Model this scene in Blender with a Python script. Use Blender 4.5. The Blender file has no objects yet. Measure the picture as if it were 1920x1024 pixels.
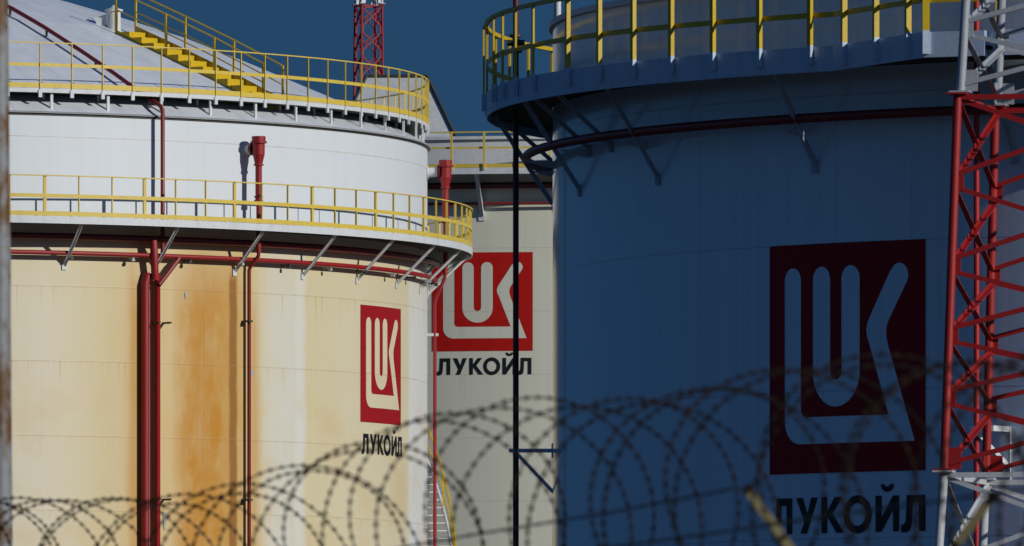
import bpy, bmesh, math, random
from mathutils import Vector, Matrix
R_ = math.radians
random.seed(7)
S = bpy.context.scene
C = S.collection
CAMZ = 1.7
F = 22000.0            # focal length in photo pixels (1920 wide)
HOR = 1600.0           # horizon row of the photo

# ------------------------------------------------------------------ camera
cam_d = bpy.data.cameras.new('camera'); cam = bpy.data.objects.new('camera', cam_d); C.objects.link(cam)
cam.location = (0, 0, CAMZ); cam.rotation_euler = (R_(90), 0, 0)
cam_d.sensor_width = 36; cam_d.lens = F/1920*36; cam_d.shift_y = (HOR-512)/1920
cam_d.clip_start = 1; cam_d.clip_end = 9000
cam_d.dof.use_dof = True; cam_d.dof.focus_distance = 255; cam_d.dof.aperture_fstop = 14.5
S.camera = cam
# ------------------------------------------------------------------ light
SUN_AZ, SUN_EL = 56, 21.5   # azimuth measured from the camera side towards the right
sdir = Vector((math.sin(R_(SUN_AZ))*math.cos(R_(SUN_EL)), -math.cos(R_(SUN_AZ))*math.cos(R_(SUN_EL)), math.sin(R_(SUN_EL))))
sun_d = bpy.data.lights.new('sun', 'SUN'); sun = bpy.data.objects.new('sun', sun_d); C.objects.link(sun)
sun_d.energy = 2.75; sun_d.angle = R_(0.5); sun_d.color = (1, .985, .94)
sun.rotation_euler = sdir.to_track_quat('Z', 'Y').to_euler()
W = bpy.data.worlds.new('World'); S.world = W; W.use_nodes = True
nt = W.node_tree; bgn = nt.nodes['Background']
sky = nt.nodes.new('ShaderNodeTexSky'); sky.sky_type = 'NISHITA'; sky.sun_disc = False
sky.sun_elevation = R_(SUN_EL); sky.sun_rotation = R_(180-SUN_AZ)
sky.air_density = 1.0; sky.dust_density = 0.0; sky.ozone_density = 4.0; sky.altitude = 1500
tc = nt.nodes.new('ShaderNodeTexCoord'); va = nt.nodes.new('ShaderNodeVectorMath'); va.operation = 'ADD'
va.inputs[1].default_value = (0, 0, .55)
vn = nt.nodes.new('ShaderNodeVectorMath'); vn.operation = 'NORMALIZE'
nt.links.new(tc.outputs['Generated'], va.inputs[0]); nt.links.new(va.outputs[0], vn.inputs[0]); nt.links.new(vn.outputs[0], sky.inputs[0])
sx = nt.nodes.new('ShaderNodeSeparateXYZ'); nt.links.new(tc.outputs['Generated'], sx.inputs[0])
cx_ = nt.nodes.new('ShaderNodeCombineXYZ')          # a deeper, stronger blue overhead than at the horizon
for k_, (base_, up_) in enumerate(((.60, .30), (1.0, .60), (1.0, 1.25))):
    gz = nt.nodes.new('ShaderNodeMath'); gz.operation = 'MULTIPLY_ADD'; gz.inputs[1].default_value = up_; gz.inputs[2].default_value = base_
    nt.links.new(sx.outputs[2], gz.inputs[0]); nt.links.new(gz.outputs[0], cx_.inputs[k_])
vm = nt.nodes.new('ShaderNodeVectorMath'); vm.operation = 'MULTIPLY'   # deeper blue overhead
nt.links.new(sky.outputs[0], vm.inputs[0]); nt.links.new(cx_.outputs[0], vm.inputs[1]); nt.links.new(vm.outputs[0], bgn.inputs[0]); bgn.inputs[1].default_value = 0.05
S.view_settings.view_transform = 'Standard'; S.view_settings.look = 'None'
S.view_settings.exposure = 0; S.view_settings.gamma = 1; S.view_settings.use_curve_mapping = False
S.render.engine = 'CYCLES'

# ------------------------------------------------------------------ helpers
def at(px, py, Y):
    """world point seen at photo pixel (px,py) at depth Y"""
    return Vector(((px-960)*Y/F, Y, CAMZ+(HOR-py)*Y/F))
def V(*a): return Vector(a)

class MB:
    def __init__(s): s.v = []; s.f = []; s.uv = []; s.smooth = []
    def add(s, vs, fs, smooth=False, uvs=None):
        b = len(s.v); s.v += [tuple(p) for p in vs]; s.f += [tuple(b+i for i in f) for f in fs]
        s.smooth += [smooth]*len(fs); s.uv += (uvs if uvs else [(0, 0)]*len(vs))
        return s
    def box(s, c, ax, ay, az):
        """centre + three half-axis vectors"""
        c = Vector(c); ax = Vector(ax); ay = Vector(ay); az = Vector(az)
        vs = [c+i*ax+j*ay+k*az for i in (-1, 1) for j in (-1, 1) for k in (-1, 1)]
        return s.add(vs, [(0, 1, 3, 2), (4, 6, 7, 5), (0, 4, 5, 1), (2, 3, 7, 6), (0, 2, 6, 4), (1, 5, 7, 3)])
    def bar(s, p, q, w, h, up=(0, 0, 1)):
        """rectangular bar from p to q, w across, h along up"""
        p = Vector(p); q = Vector(q); d = q-p; L = d.length
        if L < 1e-6: return s
        d /= L; up = Vector(up)
        sd = d.cross(up)
        if sd.length < 1e-3: sd = d.cross(Vector((1, 0, 0)))
        sd.normalize(); u = sd.cross(d).normalized()
        return s.box((p+q)/2, sd*w/2, d*L/2, u*h/2)
    def angle(s, p, q, w, t, n):
        """L-section bar; n = outward normal of the face flange"""
        p = Vector(p); q = Vector(q); d = (q-p).normalized(); n = Vector(n); sd = d.cross(n).normalized(); n = sd.cross(d).normalized()
        s.box((p+q)/2, sd*w/2, (q-p)/2, n*t/2)
        return s.box((p+q)/2+sd*(w/2-t/2)-n*(w/2+t*.5), sd*t/2, (q-p)/2, n*w/2)
    def tube(s, pts, r, n=12, caps=True):
        pts = [Vector(p) for p in pts]; rs = r if isinstance(r, (list, tuple)) else [r]*len(pts)
        rings = []; prev = None
        for i, p in enumerate(pts):
            a = pts[max(i-1, 0)]; b = pts[min(i+1, len(pts)-1)]; d = (b-a).normalized()
            if prev is None:
                x = d.cross(Vector((0, 0, 1)))
                if x.length < .05: x = d.cross(Vector((0, 1, 0)))
            else: x = prev-d*prev.dot(d)
            x.normalize(); prev = x; y = d.cross(x)
            rings.append([p+(x*math.cos(t)+y*math.sin(t))*rs[i] for t in [2*math.pi*k/n for k in range(n)]])
        vs = [v for rg in rings for v in rg]
        fs = [(i*n+k, i*n+(k+1) % n, (i+1)*n+(k+1) % n, (i+1)*n+k) for i in range(len(pts)-1) for k in range(n)]
        s.add(vs, fs, True)
        if caps:
            s.add(rings[0], [tuple(range(n))[::-1]]); s.add(rings[-1], [tuple(range(n))])
        return s
    def cyl(s, c0, c1, r, n=14): return s.tube([c0, c1], r, n)
    def lathe(s, c, prof, n=16):
        """vertical lathe, prof = [(r,z)], c=(x,y)"""
        vs = [(c[0]+r*math.cos(2*math.pi*k/n), c[1]+r*math.sin(2*math.pi*k/n), z) for r, z in prof for k in range(n)]
        fs = [(i*n+k, i*n+(k+1) % n, (i+1)*n+(k+1) % n, (i+1)*n+k) for i in range(len(prof)-1) for k in range(n)]
        s.add(vs, fs, False); 
        s.add(vs[:n], [tuple(range(n))[::-1]]); s.add(vs[-n:], [tuple(range(n))]); return s
    def ring(s, prof, t0, t1, n, smooth=True, closed=True):
        """sweep a closed (r,z) profile along an arc round the local origin, angles in degrees"""
        full = abs(t1-t0) >= 359.9
        m = len(prof); N = n if full else n+1
        for j in range(m if closed else m-1):   # each face strip separately: crisp profile edges
            a = prof[j]; b = prof[(j+1) % m]; vs = []; uv = []
            for i in range(N):
                th = t0+(t1-t0)*i/n; sn, cs = math.sin(R_(th)), math.cos(R_(th))
                vs += [(a[0]*sn, -a[0]*cs, a[1]), (b[0]*sn, -b[0]*cs, b[1])]; uv += [(th, a[1]), (th, b[1])]
            fs = [(2*i, 2*((i+1) % N), 2*((i+1) % N)+1, 2*i+1) for i in range(n)]
            s.add(vs, fs, smooth, uv)
        if not full and closed:
            for th in (t0, t1):
                s.add([(r*math.sin(R_(th)), -r*math.cos(R_(th)), z) for r, z in prof], [tuple(range(m))])
        return s
    def build(s, name, mat, parent=None, loc=None, **tags):
        me = bpy.data.meshes.new(name); me.from_pydata(s.v, [], s.f)
        me.polygons.foreach_set('use_smooth', s.smooth)
        ul = me.uv_layers.new(name='UVMap')
        for lp in me.loops: ul.data[lp.index].uv = s.uv[lp.vertex_index]
        bm = bmesh.new(); bm.from_mesh(me); bmesh.ops.recalc_face_normals(bm, faces=bm.faces); bm.to_mesh(me); bm.free()
        me.materials.append(mat)
        o = bpy.data.objects.new(name, me); C.objects.link(o)
        if parent: o.parent = parent
        if loc is not None: o.location = loc
        for k, v in tags.items(): o[k] = v
        return o

def empty(name, loc, label, cat, group=None):
    o = bpy.data.objects.new(name, None); C.objects.link(o); o.location = loc; o['label'] = label; o['category'] = cat
    if group: o['group'] = group
    return o
def tag(o, label=None, cat=None, group=None, kind=None):
    for k, v in (('label', label), ('category', cat), ('group', group), ('kind', kind)):
        if v: o[k] = v
    return o
def pol(r, th, z): return Vector((r*math.sin(R_(th)), -r*math.cos(R_(th)), z))

# ------------------------------------------------------------------ materials
def new_mat(name):
    m = bpy.data.materials.new(name); m.use_nodes = True
    return m, m.node_tree, m.node_tree.nodes['Principled BSDF']
def nd(t, ty, **kw):
    n = t.nodes.new(ty)
    for k, v in kw.items(): setattr(n, k, v)
    return n
def math_n(t, op, a, b=None, c=None, clamp=False):
    n = nd(t, 'ShaderNodeMath', operation=op, use_clamp=clamp)
    for i, x in enumerate((a, b, c)):
        if x is None: continue
        if isinstance(x, (int, float)): n.inputs[i].default_value = x
        else: t.links.new(x, n.inputs[i])
    return n.outputs[0]
def mix_n(t, f, a, b, mode='MIX'):
    n = nd(t, 'ShaderNodeMix', data_type='RGBA', blend_type=mode)
    for i, x in ((0, f), (6, a), (7, b)):
        if isinstance(x, (int, float)): n.inputs[i].default_value = x
        elif isinstance(x, tuple): n.inputs[i].default_value = (*x, 1)
        else: t.links.new(x, n.inputs[i])
    return n.outputs[2]
def noise_n(t, vec, scale, detail=3, rough=.55):
    n = nd(t, 'ShaderNodeTexNoise'); n.inputs['Scale'].default_value = scale; n.inputs['Detail'].default_value = detail
    n.inputs['Roughness'].default_value = rough
    if vec is not None: t.links.new(vec, n.inputs['Vector'])
    return n.outputs['Fac']
def scaled(t, src, sc):
    m = nd(t, 'ShaderNodeMapping'); m.inputs['Scale'].default_value = sc; t.links.new(src, m.inputs[0]); return m.outputs[0]
def maprange(t, v, a, b, c=0., d=1.):
    n = nd(t, 'ShaderNodeMapRange'); t.links.new(v, n.inputs[0])
    for i, x in enumerate((a, b, c, d)): n.inputs[i+1].default_value = x
    return n.outputs[0]
def paint(name, col, rough=.5, dirt=.25, dcol=(.2, .15, .1), scale=3.0, streak=True, metal=0., coat=0.):
    m, t, b = new_mat(name); tcn = nd(t, 'ShaderNodeTexCoord')
    v = scaled(t, tcn.outputs['Object'], (1, 1, .25 if streak else 1))
    f = maprange(t, noise_n(t, v, scale, 5, .65), .48, .8, 0, dirt)
    f2 = maprange(t, noise_n(t, tcn.outputs['Object'], scale*7, 3), .3, .7, .9, 1.07)
    c = mix_n(t, f, tuple(col), dcol)
    mm = nd(t, 'ShaderNodeVectorMath', operation='SCALE'); t.links.new(c, mm.inputs[0]); t.links.new(f2, mm.inputs['Scale'])
    t.links.new(mm.outputs[0], b.inputs['Base Color'])
    b.inputs['Roughness'].default_value = rough; b.inputs['Metallic'].default_value = metal
    b.inputs['Coat Weight'].default_value = coat; b.inputs['Coat Roughness'].default_value = .12
    return m
M = {}
M['yellow'] = paint('yellow_paint', (.74, .54, .075), .45, .25, (.35, .22, .05))
M['yellow_deep'] = paint('golden_paint', (.64, .43, .008), .45, .2, (.3, .2, .02))
M['white'] = paint('white_steel', (.70, .71, .71), .5, .3, (.35, .28, .2))
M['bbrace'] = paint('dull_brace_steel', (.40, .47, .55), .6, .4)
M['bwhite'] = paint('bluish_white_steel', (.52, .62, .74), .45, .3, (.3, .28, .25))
M['red'] = paint('red_paint', (.33, .010, .012), .5, .35, (.16, .03, .015))
M['redp'] = paint('oxide_red_pipe', (.24, .018, .018), .45, .4, (.14, .04, .015))
M['dred'] = paint('dark_red_pipe', (.12, .012, .014), .45, .3, (.05, .012, .01))
M['tred'] = paint('tower_red', (.33, .006, .005), .55, .3, (.2, .02, .01))
M['pipe_bright'] = paint('bright_red_pipe', (.45, .010, .008), .45, .2, (.2, .02, .01))
M['grey'] = paint('galvanised', (.42, .43, .43), .5, .4, (.25, .2, .15))
M['deck'] = paint('deck_plate', (.055, .055, .052), .7, .3)
M['towerw'] = paint('tower_white', (.36, .38, .41), .5, .3, (.2, .18, .16))
M['towerl'] = paint('tower_white_lower', (.52, .53, .54), .5, .3, (.2, .18, .16))
M['landing'] = M['bwhite']
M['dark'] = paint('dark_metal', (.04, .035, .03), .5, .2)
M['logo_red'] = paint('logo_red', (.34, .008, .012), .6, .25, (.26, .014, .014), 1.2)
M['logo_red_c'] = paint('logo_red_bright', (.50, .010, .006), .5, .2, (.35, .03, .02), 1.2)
for k_ in ('logo_red', 'logo_red_c'): M[k_].node_tree.nodes['Principled BSDF'].inputs['Specular IOR Level'].default_value = .2
M['deck'].node_tree.nodes['Principled BSDF'].inputs['Specular IOR Level'].default_value = .15
M['black'] = paint('black_lettering', (.006, .006, .007), .5, .15, (.06, .055, .05))
M['wire'] = paint('rusted_wire', (.018, .013, .009), .8, .7, (.05, .022, .01), 12)
M['wire'].node_tree.nodes['Principled BSDF'].inputs['Specular IOR Level'].default_value = .12
M['strand'] = paint('strand_wire', (.02, .022, .028), .6, .4, (.08, .05, .03), 9)
M['cream_post'] = paint('old_cream_paint', (.29, .24, .11), .65, .9, (.22, .13, .04), 9)
# rusty galvanised mast
m, t, b = new_mat('rusty_mast'); tcn = nd(t, 'ShaderNodeTexCoord')
n1 = noise_n(t, scaled(t, tcn.outputs['Object'], (3, 3, 1.6)), 1.6, 6, .62)
n2 = noise_n(t, tcn.outputs['Object'], 14, 4)
c = mix_n(t, maprange(t, n1, .47, .58), (.24, .245, .25), (.13, .060, .018))
c = mix_n(t, maprange(t, n2, .5, .75, 0, .6), c, (.12, .10, .07))
t.links.new(c, b.inputs['Base Color']); b.inputs['Roughness'].default_value = .6; b.inputs['Metallic'].default_value = .15
M['mast'] = m

def seam_mask(t, v, z0, step, half):
    d = math_n(t, 'SUBTRACT', v, z0); d = math_n(t, 'DIVIDE', d, step); fr = math_n(t, 'FRACT', d)
    a = math_n(t, 'MINIMUM', fr, math_n(t, 'SUBTRACT', 1., fr)); a = math_n(t, 'MULTIPLY', a, step)
    return math_n(t, 'SUBTRACT', 1., math_n(t, 'DIVIDE', a, half), clamp=True), math_n(t, 'FLOOR', d)
def shell_mat(name, base, z0, step, seamcol, degw, rough=.4, coat=0., line=.02, seamf=.45, blot=(.5, .48, .4), blotf=.15, ztop=None, ramp=None, zst=None):
    m, t, b = new_mat(name)
    uv = nd(t, 'ShaderNodeUVMap'); sp = nd(t, 'ShaderNodeSeparateXYZ'); t.links.new(uv.outputs[0], sp.inputs[0])
    u, v = sp.outputs[0], sp.outputs[1]
    streak = noise_n(t, scaled(t, uv.outputs[0], (1.6, .07, 1)), 1.0, 5, .6)
    fine = noise_n(t, scaled(t, uv.outputs[0], (5.5, .10, 1)), 1.0, 3, .6)
    blob = noise_n(t, scaled(t, uv.outputs[0], (.22, .55, 1)), 1.0, 4, .55)
    hs, row = seam_mask(t, v, z0, step, line)
    col = mix_n(t, maprange(t, streak, .45, .75, 0, blotf), base, blot)
    if ramp:
        cr = nd(t, 'ShaderNodeValToRGB'); e = cr.color_ramp.elements
        jit = math_n(t, 'MULTIPLY_ADD', math_n(t, 'SUBTRACT', blob, .5), 1.1, u)
        t.links.new(math_n(t, 'DIVIDE', jit, 100.), cr.inputs[0])
        e[0].position = ramp[0][0]/100; e[0].color = (*ramp[0][1], 1); e[1].position = ramp[1][0]/100; e[1].color = (*ramp[1][1], 1)
        for p, cc in ramp[2:]:
            el = e.new(p/100); el.color = (*cc, 1)
        st = cr.outputs[0]
        clean = (.69, .59, .35)
        up = maprange(t, v, zst-2.4, zst+.2, 0, .5)                       # cleaner towards the walkway
        bl = maprange(t, blob, .35, .65, .0, .24)
        k = math_n(t, 'ADD', up, bl, clamp=True)
        st = mix_n(t, k, st, clean)
        st = mix_n(t, maprange(t, fine, .45, .72, 0, .25), st, (.70, .61, .39))
        # heavier rust patch in the lower courses
        gu = math_n(t, 'MULTIPLY', math_n(t, 'SUBTRACT', 1., math_n(t, 'ABSOLUTE', math_n(t, 'DIVIDE', math_n(t, 'SUBTRACT', u, cv(40.0)), 4.0)), clamp=True), 1.7, clamp=True)
        wv = math_n(t, 'MULTIPLY_ADD', blob, .8, v)
        gv = maprange(t, wv, 18.3, 16.7, 0, .80); gl = maprange(t, wv, 15.5, 14.6, 0, .20)
        gb = maprange(t, noise_n(t, scaled(t, uv.outputs[0], (.55, .75, 1)), 1.0, 6, .62), .36, .56, .25, 1.)
        st = mix_n(t, math_n(t, 'MULTIPLY', math_n(t, 'MULTIPLY', gu, math_n(t, 'ADD', gv, gl)), gb), st, (.56, .235, .006))
        # short sharp drips starting at the weld seams
        hd = math_n(t, 'FRACT', math_n(t, 'DIVIDE', math_n(t, 'SUBTRACT', v, z0), step))
        cmb = nd(t, 'ShaderNodeCombineXYZ'); t.links.new(math_n(t, 'MULTIPLY', u, 4.2), cmb.inputs[0]); t.links.new(math_n(t, 'MULTIPLY', row, 7.3), cmb.inputs[1])
        dn = noise_n(t, cmb.outputs[0], 1.0, 4, .7)
        ln_ = maprange(t, dn, .56, .78, 0, 1.)
        dl = math_n(t, 'SUBTRACT', math_n(t, 'ADD', hd, math_n(t, 'MULTIPLY', ln_, .9)), 1.0, clamp=True)
        st = mix_n(t, math_n(t, 'MULTIPLY', math_n(t, 'MULTIPLY', dl, 1.6, clamp=True), .75), st, (.52, .30, .09))
        # rust halo left of the big risers and a tongue under the small pipe clamp
        for px_, w_, z_, k_ in ((262, 1.3, 15.2+CAMZ, .8), (478, 1.0, 15.0+CAMZ, .5), (432, 1.1, 15.9+CAMZ, .45)):
            hu = math_n(t, 'SUBTRACT', 1., math_n(t, 'ABSOLUTE', math_n(t, 'DIVIDE', math_n(t, 'SUBTRACT', jit, _th(px_, -.06016*331, 331., 17.53)), w_)), clamp=True)
            hv = maprange(t, wv, z_+.9, z_-.4)
            st = mix_n(t, math_n(t, 'MULTIPLY', math_n(t, 'MULTIPLY', hu, hv), k_), st, (.56, .24, .01))
        # broad faint run-off clouds
        cl = maprange(t, noise_n(t, scaled(t, uv.outputs[0], (.16, .55, 1)), 1.0, 6, .6), .48, .68, 0, .38)
        st = mix_n(t, math_n(t, 'MULTIPLY', cl, maprange(t, v, 15.5, 13.5)), st, (.66, .44, .17))
        # narrow dark run below the bracket
        ju = math_n(t, 'MULTIPLY_ADD', math_n(t, 'SUBTRACT', noise_n(t, scaled(t, uv.outputs[0], (0, 1.2, 1)), 1., 3), .5), .35, u)
        du = math_n(t, 'SUBTRACT', 1.9, math_n(t, 'DIVIDE', math_n(t, 'ABSOLUTE', math_n(t, 'SUBTRACT', ju, cv(43.55))), .33), clamp=True)
        dv = maprange(t, v, 17.62, 17.2)
        st = mix_n(t, math_n(t, 'MULTIPLY', math_n(t, 'MULTIPLY', du, dv), .9), st, (.30, .115, .008))
        col = mix_n(t, maprange(t, v, zst+.3, zst-.2), col, st)
    nz = noise_n(t, scaled(t, uv.outputs[0], (.8, .3, 1)), 1., 4)
    sm = math_n(t, 'MULTIPLY', hs, maprange(t, nz, .3, .65, .25, 1.))
    col = mix_n(t, math_n(t, 'MULTIPLY', sm, seamf), col, seamcol)
    uu = math_n(t, 'DIVIDE', u, degw); uu = math_n(t, 'MULTIPLY_ADD', row, .382, uu); fu = math_n(t, 'FRACT', uu)
    vs = math_n(t, 'SUBTRACT', 1., math_n(t, 'DIVIDE', math_n(t, 'ABSOLUTE', math_n(t, 'SUBTRACT', fu, .5)), .0045), clamp=True)
    col = mix_n(t, math_n(t, 'MULTIPLY', vs, seamf*.16), col, seamcol)
    t.links.new(col, b.inputs['Base Color'])
    b.inputs['Roughness'].default_value = rough; b.inputs['Coat Weight'].default_value = coat; b.inputs['Coat Roughness'].default_value = .12
    bp = nd(t, 'ShaderNodeBump'); bp.inputs['Strength'].default_value = .25; bp.inputs['Distance'].default_value = .02
    hh = math_n(t, 'MULTIPLY_ADD', hs, .5, math_n(t, 'MULTIPLY', blob, .6))
    t.links.new(hh, bp.inputs['Height']); t.links.new(bp.outputs[0], b.inputs['Normal'])
    return m
Wc = (.72, .72, .69); CL = (.70, .605, .36); CD = (.69, .55, .28); OR = (.56, .25, .015)
def _th(px, X, D, r):
    lo, hi = -math.acos(r/D), math.acos(r/D)
    for _ in range(50):
        m_ = (lo+hi)/2
        if 960+F*(X+r*math.sin(m_))/(D-r*math.cos(m_)) < px: lo = m_
        else: hi = m_
    return math.degrees(lo)
def cv(th): return _th(-369+1170*math.sin(R_(th)), -.06016*331, 331., 17.53)
rampA = [(0, CL), (23, (.75, .67, .49)), (28.9, CD), (31.0, (.68, .50, .23)), (31.9, (.60, .30, .04)), (33.2, (.66, .44, .15)), (36, (.70, .50, .22)),
         (37.7, (.65, .39, .11)), (39.9, OR), (41.9, (.62, .36, .08)), (44.2, (.64, .37, .09)), (45.5, (.66, .42, .13)), (46.9, (.71, .60, .36)),
         (48.3, (.71, .66, .53)), (50.4, (.71, .68, .58)), (51.9, (.70, .67, .56)), (52.4, (.75, .74, .67)), (53.3, (.73, .71, .62)), (53.8, CL), (60, (.72, .63, .42)), (73.8, (.71, .61, .40)), (75.6, (.71, .62, .41)), (76.4, (.74, .74, .72)), (90, (.74, .74, .73))]
rampA = [(p if p in (0, 90) else cv(p), c_) for p, c_ in rampA]
M['shellA'] = shell_mat('rust_streaked_shell', (.715, .745, .765), 15.24+CAMZ, 2.008, (.42, .25, .10), 19.5, .5, 0, .022, .6, (.66, .67, .64), .35, ramp=rampA, zst=16.9+CAMZ)
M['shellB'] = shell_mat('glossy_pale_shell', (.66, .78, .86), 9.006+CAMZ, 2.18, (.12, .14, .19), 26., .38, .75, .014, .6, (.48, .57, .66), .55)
M['shellC'] = shell_mat('beige_shell', (.72, .70, .56), 15.0+CAMZ, 1.98, (.40, .37, .31), 12.3, .5, 0, .02, .6, (.64, .60, .44), .5)
M['roofA'] = None
m, t, b = new_mat('white_roof'); uv = nd(t, 'ShaderNodeUVMap'); sp = nd(t, 'ShaderNodeSeparateXYZ'); t.links.new(uv.outputs[0], sp.inputs[0])
fr = math_n(t, 'FRACT', math_n(t, 'DIVIDE', sp.outputs[0], 4.0))
ln = math_n(t, 'SUBTRACT', 1., math_n(t, 'DIVIDE', math_n(t, 'ABSOLUTE', math_n(t, 'SUBTRACT', fr, .5)), .03), clamp=True)
nz = noise_n(t, scaled(t, uv.outputs[0], (.35, 2.2, 1)), 1., 5, .6)
c = mix_n(t, maprange(t, nz, .4, .7, 0, .55), (.72, .745, .77), (.52, .53, .55))
c = mix_n(t, math_n(t, 'MULTIPLY', ln, .35), c, (.36, .37, .38))
t.links.new(c, b.inputs['Base Color']); b.inputs['Roughness'].default_value = .42; M['roofA'] = m
M['hood'] = paint('dull_white_sheet', (.52, .53, .53), .55, .35, (.4, .38, .34), .8)
m, t, b = new_mat('ground_asphalt'); tcn = nd(t, 'ShaderNodeTexCoord')
c = mix_n(t, noise_n(t, tcn.outputs['Object'], .08, 6), (.012, .013, .014), (.026, .026, .024)); t.links.new(c, b.inputs['Base Color']); b.inputs['Roughness'].default_value = .9
M['ground'] = m

def theta(px, X, D, r):
    """angle on a circle round (X,D) that is seen at pixel column px"""
    lo, hi = -math.acos(r/D), math.acos(r/D)
    for _ in range(50):
        m_ = (lo+hi)/2
        if 960+F*(X+r*math.sin(m_))/(D-r*math.cos(m_)) < px: lo = m_
        else: hi = m_
    return math.degrees(lo)
# ------------------------------------------------------------------ ground
g = MB(); g.add([(-4000, -1500, 0), (4000, -1500, 0), (4000, 7000, 0), (-4000, 7000, 0)], [(0, 1, 2, 3)])
tag(g.build('ground', M['ground']), kind='structure')

# ------------------------------------------------------------------ emblem and lettering, painted on a curved shell
def arc(cx, cy, r, a0, a1, n=10, ry=None):
    ry = ry or r
    return [(cx+r*math.cos(R_(a0+(a1-a0)*i/n)), cy+ry*math.sin(R_(a0+(a1-a0)*i/n))) for i in range(n+1)]
EM_LK = ([(.111, .845)]+arc(.1665, .843, .0555, 180, 0)+[(.222, .29)]+arc(.258, .281, .036, 180, 270, 5)+[(.783, .245), (.664, .560)]
         + [(.652, .585), (.647, .612), (.652, .640)]+[(.664, .664), (.793, .868)]+arc(.8475, .848, .0535, 150, -25)
         + [(.778, .645), (.770, .618), (.770, .585), (.778, .553), (.939, .128)]+arc(.215, .232, .104, 270, 180, 8))
EM_U = ([(.304, .45)]+arc(.3605, .843, .0565, 180, 0)+[(.417, .445)]+arc(.454, .441, .037, 180, 360, 8)+[(.491, .845)]+arc(.5485, .843, .0575, 180, 0)
        + [(.606, .45)]+arc(.455, .438, .151, 0, -180, 16))
LET = {
 'L': [[(0, -.03), (0, .19), (.08, .19), (.13, .22), (.165, .30), (.18, .45), (.2, 1), (.86, 1), (.86, 0), (.63, 0), (.63, .79), (.41, .79), (.39, .35), (.36, .12), (.29, .01), (.19, -.03)]],
 'U': [[(0, 1), (.27, 1), (.465, .55), (.62, 1), (.88, 1), (.44, 0), (.18, 0), (.335, .33)]],
 'K': [[(0, 0), (0, 1), (.225, 1), (.225, .60), (.52, 1), (.81, 1), (.44, .54), (.88, 0), (.585, 0), (.225, .47), (.225, 0)]],
 'O': [arc(.53, .5, .53, 0, 360, 28, .535)[:-1], arc(.53, .5, .31, 0, 360, 24, .32)[:-1]],
 'J': [[(0, 0), (0, 1), (.225, 1), (.225, .40), (.64, 1), (.86, 1), (.86, 0), (.64, 0), (.64, .60), (.225, 0)],
       arc(.43, 1.32, .24, 180, 360, 10, .22)+arc(.43, 1.32, .10, 360, 180, 8, .07)],
}
WORD = [('L', 0), ('U', 1.03), ('K', 2.06), ('O', 2.93), ('J', 4.13), ('L', 5.06)]
def painted(name, loops, mat, parent, Rr, th0, zb, sx, sz, off):
    """flat outline (x along the arc, y up) filled, cut into narrow strips and laid on the shell"""
    cu = bpy.data.curves.new('outline', 'CURVE'); cu.dimensions = '2D'; cu.fill_mode = 'BOTH'
    for lp in loops:
        sp = cu.splines.new('POLY'); sp.points.add(len(lp)-1); sp.use_cyclic_u = True
        for i, (x, y) in enumerate(lp): sp.points[i].co = (x*sx, y*sz, 0, 1)
    tmp = bpy.data.objects.new('tmp', cu); C.objects.link(tmp)
    me = bpy.data.meshes.new_from_object(tmp); bpy.data.objects.remove(tmp); bpy.data.curves.remove(cu)
    bm = bmesh.new(); bm.from_mesh(me); bpy.data.meshes.remove(me)
    bmesh.ops.remove_doubles(bm, verts=bm.verts, dist=1e-4); bmesh.ops.dissolve_limit(bm, angle_limit=.001, verts=bm.verts, edges=bm.edges)
    x0 = min(v.co.x for v in bm.verts); x1 = max(v.co.x for v in bm.verts); x = math.ceil(x0/.12)*.12
    while x < x1:
        bmesh.ops.bisect_plane(bm, geom=bm.verts[:]+bm.edges[:]+bm.faces[:], plane_co=(x, 0, 0), plane_no=(1, 0, 0)); x += .12
    vs = [(v.co.x, v.co.y) for v in bm.verts]; bm.verts.index_update()
    fs = [tuple(v.index for v in f.verts) for f in bm.faces]; bm.free()
    mb = MB(); P = []; UV = []
    for x, y in vs:
        th = th0+math.degrees(x/Rr); P.append(pol(Rr+off, th, zb+y)); UV.append((th, zb+y))
    mb.add(P, fs, False, UV)
    o = mb.build(name, mat, parent)
    # make all normals face outward
    bm = bmesh.new(); bm.from_mesh(o.data)
    for f in bm.faces:
        c = f.calc_center_median()
        if f.normal.x*c.x+f.normal.y*c.y < 0: f.normal_flip()
    bm.to_mesh(o.data); bm.free(); return o
def emblem(parent, Rr, th0, th1, zb, sz, mred, mshell, tw, th, tgap, tx=.0):
    """square emblem from angle th0 to th1 with the lettering under it (tw = width of the word)"""
    sx = R_(th1-th0)*Rr
    e = painted('emblem', [[(0, 0), (1, 0), (1, 1), (0, 1)]], mred, parent, Rr, th0, zb, sx, sz, .010)
    painted('emblem_mark', [EM_LK], mshell, e, Rr, th0, zb, sx, sz, .015)
    painted('emblem_mark', [EM_U], mshell, e, Rr, th0, zb, sx, sz, .015)
    s = tw/5.92
    for ch, x in WORD:
        painted('letter', LET[ch], M['black'], parent, Rr, th0+math.degrees((tx+x*s)/Rr), zb-tgap-th, s, th, .010)

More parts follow.
